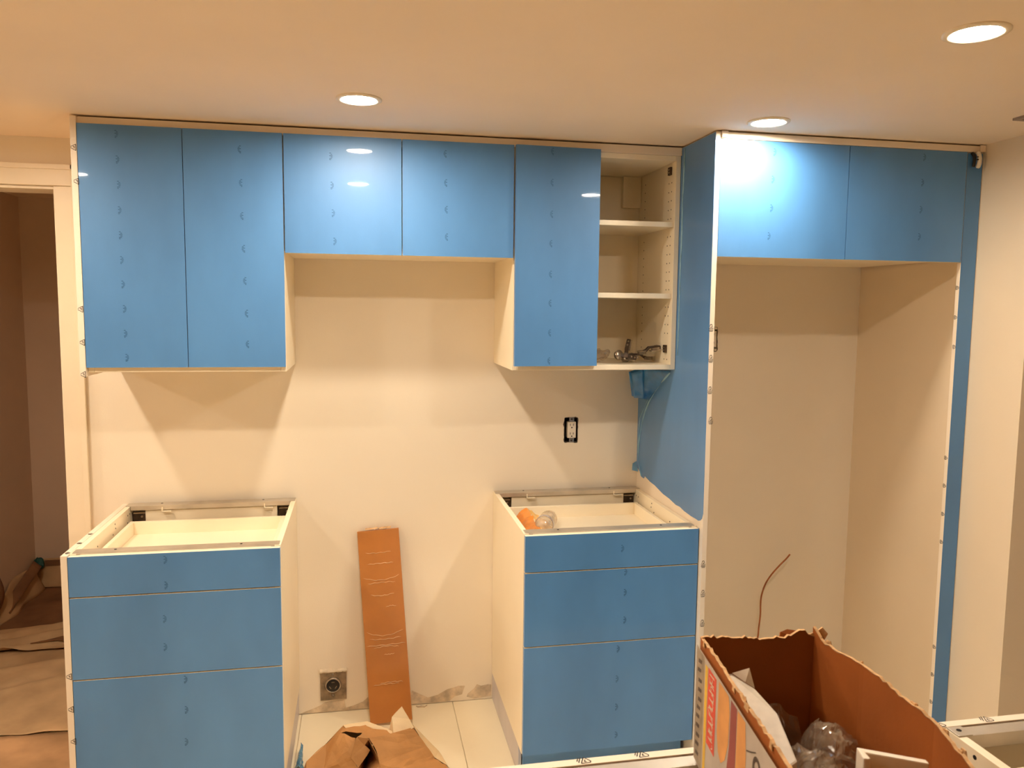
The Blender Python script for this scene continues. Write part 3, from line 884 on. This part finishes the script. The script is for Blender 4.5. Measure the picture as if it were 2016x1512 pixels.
sheet('outer_sheet', ['ABs', 'BCs', 'CRs', 'Ras', 'abs', 'bes', 'esh', 'sAh', 'Ahg', 'ABr', 'Agr', 'CDR', 'RDS', 'Raf', 'fab', 'ehi', 'DES', 'EFUS', 'SUT', 'FHU', 'HMU', 'HGM', 'UMN', 'UNV', 'VNX', 'XNZ', 'XZY', 'NOZ', 'OPQZ', 'YZkj', 'ZQlk', 'PQl', 'XYj'], M_['kraft'], t, seed=1)
sheet('inner_fold', ['Tfc', 'fbc', 'cbd', 'bed', 'edq', 'dcq', 'cTUq', 'UVq', 'VXq', 'Xjiq', 'eiq'], M_['kraft'], t, sub=2, amp=.004, seed=2)
sheet('back_sheet', ['BCpr', 'CDop', 'DEo', 'EFno', 'FIJn', 'JKLn', 'LMNm', 'Lmn', 'NOPlm'], M_['kraft_lt'], t, sub=2, amp=.004, seed=3)
V.update(E2=(.861, -.405, .166), D2=(.781, -.424, .171), F2=(.935, -.416, .138), G2=(.975, -.445, .124), H2=(.952, -.447, .112), F3=(.93, -.43, .126), E3=(.865, -.425, .158), D3=(.79, -.44, .166))
sheet('pale_edge', [('D2', 'E2', 'E3', 'D3'), ('E2', 'F2', 'F3', 'E3'), ('F2', 'G2', 'H2', 'F3'), ('I', 'J', 'K', 'M', 'H'), ('I', 'H', 'F')], M_['kraft_lt'], t, sub=2, amp=.002, seed=5)

# ---- range socket on the back wall
t = thing('range_receptacle', 'square steel plate with a round black socket low on the back wall', 'outlet', (.7345, 0, .05))
MB().box(.684, .785, -.006, -.0005, .052, .172).build('plate', M_['plate'], t, bevel=.001)
crumple(lambda u, v: (.682+.105*u, -.0005-.010*math.sin(math.pi*v), .162+.017*v), 18, 6, .003, 90, 3).build('plaster_lump', M_['plaster'], t, smooth=True)
c = (.733, 0, .114)
MB().lathe([(.032, -.006), (.032, -.010), (.029, -.013), (.026, -.013), (.026, -.008)], c, 'y', 32, cap=False).build('collar', M_['nickel'], t, smooth=True)
sk = MB().lathe([(.0262, -.007), (.0262, -.0105), (.024, -.012), (.001, -.012)], c, 'y', 32).build('socket', M_['black'], t, smooth=True)
b = MB()
for an in (90, 215, 325):
    w = math.radians(an)
    cx_, cz_ = .733+.0135*math.cos(w), .114+.0135*math.sin(w)
    d = Vector((math.cos(w+1.57), 0, math.sin(w+1.57))); n = Vector((math.cos(w), 0, math.sin(w)))
    q = Vector((cx_, -.0123, cz_))
    b.add([q-d*.006-n*.0015, q+d*.006-n*.0015, q+d*.006+n*.0015, q-d*.006+n*.0015], [(0, 1, 2, 3)])
b.build('slots', M_['plate'], sk)
for dz in (.044, -.042):
    MB().lathe([(.0045, -.006), (.0045, -.008), (.002, -.0095)], (.733, 0, .114+dz), 'y', 12).build('screw', M_['nickel'], t, smooth=True)

# ---- double outlet without cover plate
def outlet(cx_, cz_, label, w=.019, rw=.0285):
    t = thing('wall_outlet', label, 'outlet', (cx_, 0, cz_-.05), 'uncovered wall outlets')
    MB().box(cx_-.031, cx_+.031, .045, .048, cz_-.052, cz_+.052).build('box_back', M_['void'], t)
    b = MB()
    for s in (-1, 1):
        b.box(cx_+s*.0285-.001, cx_+s*.0285+.001, .003, .045, cz_-.05, cz_+.05)
        b.box(cx_-.0285, cx_+.0285, .003, .045, cz_+s*.0505-.001, cz_+s*.0505+.001)
    b.build('box_sides', M_['metal_dark'], t)
    bd = MB().box(cx_-w+.004, cx_+w+.001, -.004, .03, cz_-.033, cz_+.033).build('receptacle', M_['white_pl'], t, bevel=.002)
    for dz in (.018, -.018):
        b = MB()
        for dx in (-.0065, .0065):
            b.box(cx_+.0025+dx-.001, cx_+.0025+dx+.001, -.0046, -.0041, cz_+dz-.001, cz_+dz+.008)
        b.lathe([(.0028, -.0041), (.0028, -.0047)], (cx_+.0025, 0, cz_+dz-.008), 'y', 10)
        b.build('slots', M_['black'], bd)
    for s in (-1, 1):
        q = MB().box(cx_-.008, cx_+.013, -.0015, .0, cz_+s*.043-.0095, cz_+s*.043+.0095)
        y_ = q.build('mounting_strap', M_['nickel'], t, bevel=.001)
        MB().lathe([(.004, -.0015), (.003, -.0035)], (cx_+.002, 0, cz_+s*.044), 'y', 10).build('screw', M_['metal_dark'], y_)
    # ragged drywall edge
    r = random.Random(int(cx_*100))
    n = 44
    vs = []
    for i in range(n):
        w_ = 2*math.pi*i/n
        ex, ez = rw*max(-1, min(1, 1.4*math.cos(w_))), .0505*max(-1, min(1, 1.4*math.sin(w_)))
        k_ = 1+abs(r.gauss(0, .05))+(.10 if r.random() < .12 else 0)
        vs += [(cx_+ex*.96, -.0006, cz_+ez*.98), (cx_+ex*k_, -.0006, cz_+ez*(1+(k_-1)*.6))]
    MB().add(vs, [(2*i, 2*i+1, (2*i+3) % (2*n), (2*i+2) % (2*n)) for i in range(n)]).build('ragged_edge', M_['metal_dark'], t)
outlet(1.695, 1.121, 'white double outlet without cover plate under the open shelves')
outlet(2.298, 1.494, 'white outlet half hidden by the tall panel in the fridge space', rw=.0255)

# ---- copper water line
pp = [(2.52, -.004, .10), (2.53, -.035, .14), (2.538, -.05, .20), (2.541, -.05, .24), (2.546, -.05, .302), (2.545, -.05, .35), (2.549, -.05, .393), (2.565, -.05, .44), (2.593, -.05, .481), (2.63, -.05, .52), (2.655, -.05, .543), (2.674, -.05, .564)]
def spline(pts, n=6):
    pts = [Vector(p) for p in pts]
    out = []
    for i in range(len(pts)-1):
        p0, p1, p2, p3 = pts[max(i-1, 0)], pts[i], pts[i+1], pts[min(i+2, len(pts)-1)]
        for k_ in range(n):
            s = k_/n
            out.append(.5*((2*p1)+(p2-p0)*s+(2*p0-5*p1+4*p2-p3)*s*s+(3*p1-p0-3*p2+p3)*s**3))
    return out+[pts[-1]]
tag(MB().tube(spline(pp), .0035, 10).build('copper_pipe', M_['copper'], smooth=True), 'bent thin copper pipe rising in the fridge space', 'pipe')

# ---- small clamp hanging at the top right corner
t = thing('spring_clamp', 'small black and white clip at the top of the blue filler strip', 'clip', (2.94, -.66, 2.11))
MB().tube(spline([(2.946, -.662, 2.168), (2.949, -.668, 2.15), (2.95, -.668, 2.13), (2.947, -.664, 2.112)]), [.004]+[.0072]*16+[.006, .004], 10).build('body', M_['white_pl'], t, smooth=True)
MB().tube(spline([(2.930, -.655, 2.165), (2.934, -.662, 2.15), (2.934, -.662, 2.13), (2.936, -.658, 2.118)]), .0055, 8).build('jaw', M_['black'], t, smooth=True)
bx('lever', (2.937, 2.952, -.672, -.668, 2.138, 2.141), M_['black'], t, .0005)
bx('lever', (2.937, 2.952, -.672, -.668, 2.148, 2.150), M_['black'], t, .0005)

# ---- loose hinges and a bag on the cabinet floor
def make_hinge(label, group):
    t = thing('cabinet_hinge', label, 'hinge', (0, 0, 0), group)
    cup = MB().lathe([(.019, .012), (.019, .0105), (.0165, .0105), (.0165, 0), (.012, -.001)], (-.03, 0, .004), 'z', 20).build('cup', M_['nickel'], t, smooth=True)
    b = MB()
    prof = [(-.03, .014), (-.012, .020), (.0, .028), (.03, .028), (.045, .026), (.045, .020), (.002, .020), (-.012, .010), (-.03, .006)]
    b.prism(prof, 1, -.007, .007)
    b.build('arm', M_['metal_dark'], t, bevel=.001)
    b = MB().box(.005, .05, -.011, .011, .008, .0125)
    b.box(.012, .043, -.006, .006, .012, .021)
    b.build('mounting_plate', M_['nickel'], t, bevel=.001)
    b = MB()
    for x in (.018, .034):
        b.lathe([(.004, .028), (.003, .0295)], (x, 0, 0), 'z', 10)
    b.build('screws', M_['nickel'], t)
    return t
hl = ['loose hinge lying nearest the bag on the cabinet floor', 'loose hinge tipped up in the middle of the hinge pile', 'loose hinge lying across the top of the hinge pile', 'loose hinge at the right end of the hinge pile']
h0 = make_hinge(hl[0], 'loose hinges in the open cabinet')
Z0 = 1.4155
spots = [((1.812, -.285, Z0+.022), (1.35, .2, .35)), ((1.858, -.20, Z0+.034), (.2, -1.0, .9)), ((1.915, -.285, Z0+.034), (.05, -.14, .12)), ((1.905, -.22, Z0+.004), (0, 0, 2.7))]
for i, (lo, ro) in enumerate(spots):
    if i == 0:
        o = h0
    else:
        o = h0.copy(); COL.objects.link(o)
        for ch in list(h0.children):
            c_ = ch.copy(); COL.objects.link(c_); c_.parent = o
    o['label'] = hl[i]
    o.location = lo; o.rotation_euler = ro
def bagfn(u, v):
    th, ph = 2*math.pi*u, math.pi*v
    return (1.722+.050*math.sin(ph)*math.cos(th), -.235+.045*math.sin(ph)*math.sin(th), 1.434+.016*math.cos(ph)+.014*math.sin(u*9))
tag(crumple(bagfn, 24, 14, .009, 30, 6).build('plastic_bag', M_['clear']), 'crinkled clear plastic bag beside the loose hinges on the cabinet floor', 'plastic bag')

# ---- bottle and packet in the right drawer
zb = .7905
b = MB()
prof = [(.004, -.012), (.016, -.010), (.026, .002), (.0315, .018), (.033, .035), (.0315, .04), (.033, .045), (.033, .15), (.028, .175), (.016, .195), (.0125, .205), (.0125, .225)]
t = thing('plastic_bottle', 'clear plastic bottle with a silvery label ring lying in the right drawer', 'bottle', (1.5, -.30, zb))
Rb = Matrix.Translation(Vector((1.490, -.385, zb+.040))) @ Matrix.Rotation(math.radians(-22), 4, 'Z') @ Matrix.Rotation(math.radians(-4), 4, 'X')
MB().lathe([(r_, 0) for r_ in ()] or [(a, h) for a, h in prof], (0, 0, 0), 'y', 24).xf(Rb).build('body', M_['bottle'], t, smooth=True)
MB().lathe([(.0338, .036), (.0345, .040), (.0345, .056), (.0338, .060)], (0, 0, 0), 'y', 28, cap=False).xf(Rb).build('label_ring', M_['silver'], t, smooth=True, solid=.0006)
MB().lathe([(.0145, .222), (.0145, .238), (.013, .240)], (0, 0, 0), 'y', 18).xf(Rb).build('cap', M_['white_pl'], t, smooth=True)
def pkfn(u, v):
    x = 1.422+.115*u
    y = -.16-.30*v
    z = zb+.004+.055*math.sin(math.pi*min(1, u*1.05))**.8*(.55+.35*v)*(1-.25*u)
    return (x, y, z)
t = thing('snack_packet', 'crumpled orange packet under the bottle in the right drawer', 'packet', (1.48, -.3, zb))
crumple(lambda u, v: (1.420+.058*u, -.17-.29*v, zb+.006+.046*math.sin(math.pi*.5*u)*(1-.3*v)), 10, 14, .006, 26, 2).build('orange_side', M_['orange'], t, solid=.001)
crumple(lambda u, v: (1.478+.075*u, -.17-.03*u-.27*v, zb+.052-.046*u-.014*v), 10, 12, .005, 30, 5).build('amber_side', M_['amber'], t, solid=.001)
tag(MB().tube(spline([(1.555, -.33, zb+.004), (1.575, -.315, zb+.008), (1.60, -.31, zb+.006)]), .0012, 6).build('wire_tie', M_['metal_dark'], smooth=True), 'thin dark wire lying beside the bottle in the drawer', 'wire')

# ---- scrap of blue film by the left base cabinet and a chip on the floor
b = crumple(lambda u, v: (.612+.026*u*(.35+v)+.01*(1-v), -.40+.13*(1-v)-.01*u, .003+.020*math.sin(math.pi*u)+.028*(1-v)*u), 8, 14, .006, 40, 3)
tag(b.build('film_scrap', M_['blue_clear'], solid=.0006), 'crinkled blue film scrap on the floor by the left base cabinet', 'film scrap')
b = MB()
b.prism([(1.06, -.016), (1.072, -.022), (1.082, -.018), (1.094, -.024), (1.106, -.016), (1.094, -.030), (1.078, -.027), (1.068, -.027)], 2, .0005, .004)
tag(b.build('wood_chip', M_['residue']), 'small dark splinter on the floor near the back wall', 'splinter')

# ---- floor paper and draped paper seen through the doorway
def floor_sheet(name, pts, z, mt, label, amp=.004, ridge=None, seed=1):
    x0, x1 = min(p[0] for p in pts), max(p[0] for p in pts)
    y0, y1 = min(p[1] for p in pts), max(p[1] for p in pts)
    a, b_, c_, d = [Vector((p[0], p[1], 0)) for p in pts]
    def fn(u, v):
        q = a.lerp(b_, u).lerp(d.lerp(c_, u), v)
        n = mnoise.noise(Vector((q.x*5, q.y*5, seed)))+.5*mnoise.noise(Vector((q.x*13, q.y*13, seed)))
        zz = z+amp*(.6+n)
        if ridge:
            for (yy, h, w, sl) in ridge:
                zz += h*math.exp(-(((q.y-yy)-sl*(q.x+.5))/w)**2)
        q = q+Vector((0, .012*mnoise.noise(Vector((q.x*9, v*3, seed))), max(zz, z)))
        return q
    return tag(MB().grid(fn, 40, 60).build(name, M_[mt], smooth=True, solid=.0008), label, 'paper')
floor_sheet('floor_paper', [(-1.6, -1.7), (-.032, -1.7), (-.032, .01), (-1.6, .03)], .002, 'kraft_floor', 'brown floor paper left of the left base cabinet', .004, seed=1)
floor_sheet('floor_paper', [(-.99, .012), (-.21, .012), (.3, .80), (-.98, .80)], .006, 'kraft_hall', 'tan floor paper just beyond the doorway', .006, [(.42, .012, .03, .4), (.64, .01, .02, .3)], seed=2)
floor_sheet('floor_paper', [(-.98, .74), (.45, .80), (.45, 1.32), (-.98, 1.0)], .020, 'kraft_hall', 'folded pale paper across the hallway floor', .005, [(.84, .024, .018, .35), (.95, .030, .022, .42), (1.08, .026, .02, .5)], seed=3)
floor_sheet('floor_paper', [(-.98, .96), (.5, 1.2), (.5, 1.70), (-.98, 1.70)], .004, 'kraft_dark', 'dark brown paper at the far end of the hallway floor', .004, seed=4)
b = MB().prism([(-.60, .80), (-.545, .835), (-.515, .825), (-.52, .79), (-.56, .798), (-.66, .775)], 2, .046, .050)
tag(b.build('paper_scrap', M_['kraft_dark']), 'dark torn paper scrap on the hallway floor', 'paper')
b = MB().grid(lambda u, v: (-.983+1.4*u, 1.722-.05*(1-v)**2-.012*math.sin(u*14)*(1-v), .006+.15*v+.006*math.sin(u*21)), 40, 10)
pw = tag(b.build('wall_paper_strip', M_['kraft_hall'], smooth=True, solid=.001), 'pale paper taped along the foot of the far hallway wall', 'paper')
bx('tape', (-.93, .4, 1.712, 1.718, .118, .152), M_['kraft_dark'], pw, 0)
b = MB().grid(lambda u, v: (-.975+.06*(1-v)+.01*math.sin(u*11), 1.66-.55*u, .006+(.13+.05*math.sin(u*3.2))*v*(1-.5*u)), 24, 8)
tag(b.build('wall_paper_strip', M_['kraft_hall'], smooth=True, solid=.001), 'curled pale paper along the left hallway wall', 'paper')
b = MB().grid(lambda u, v: (-.965+.04*(1-v)+.004, 1.64-.42*u, .03+.11*(1-u)+.035*v), 14, 4)
tag(b.build('paper_band', M_['kraft_dark'], smooth=True, solid=.001), 'brown band slanting down the left hallway wall', 'paper')
b = MB().grid(lambda u, v: (-.975+.05*math.sin(v*2.5), 1.18-.25*u, .02+(.22-.10*u)*v*(.4+.6*(1-u))), 12, 8)
tag(b.build('paper_curl', M_['kraft_dark'], smooth=True, solid=.001), 'dark curled torn paper at the left edge of the hallway', 'paper')
def tealfn(u, v):
    th, ph = 2*math.pi*u, math.pi*v
    return (-.955+.028*math.sin(ph)*math.cos(th), 1.69+.018*math.sin(ph)*math.sin(th), .142+.035*math.cos(ph))
tag(crumple(tealfn, 16, 10, .012, 40, 3).build('tape_clump', M_['teal']), 'dark teal clump of tape in the hallway corner', 'tape')

for o in bpy.data.objects:
    if '_o' in o:
        del o['_o']
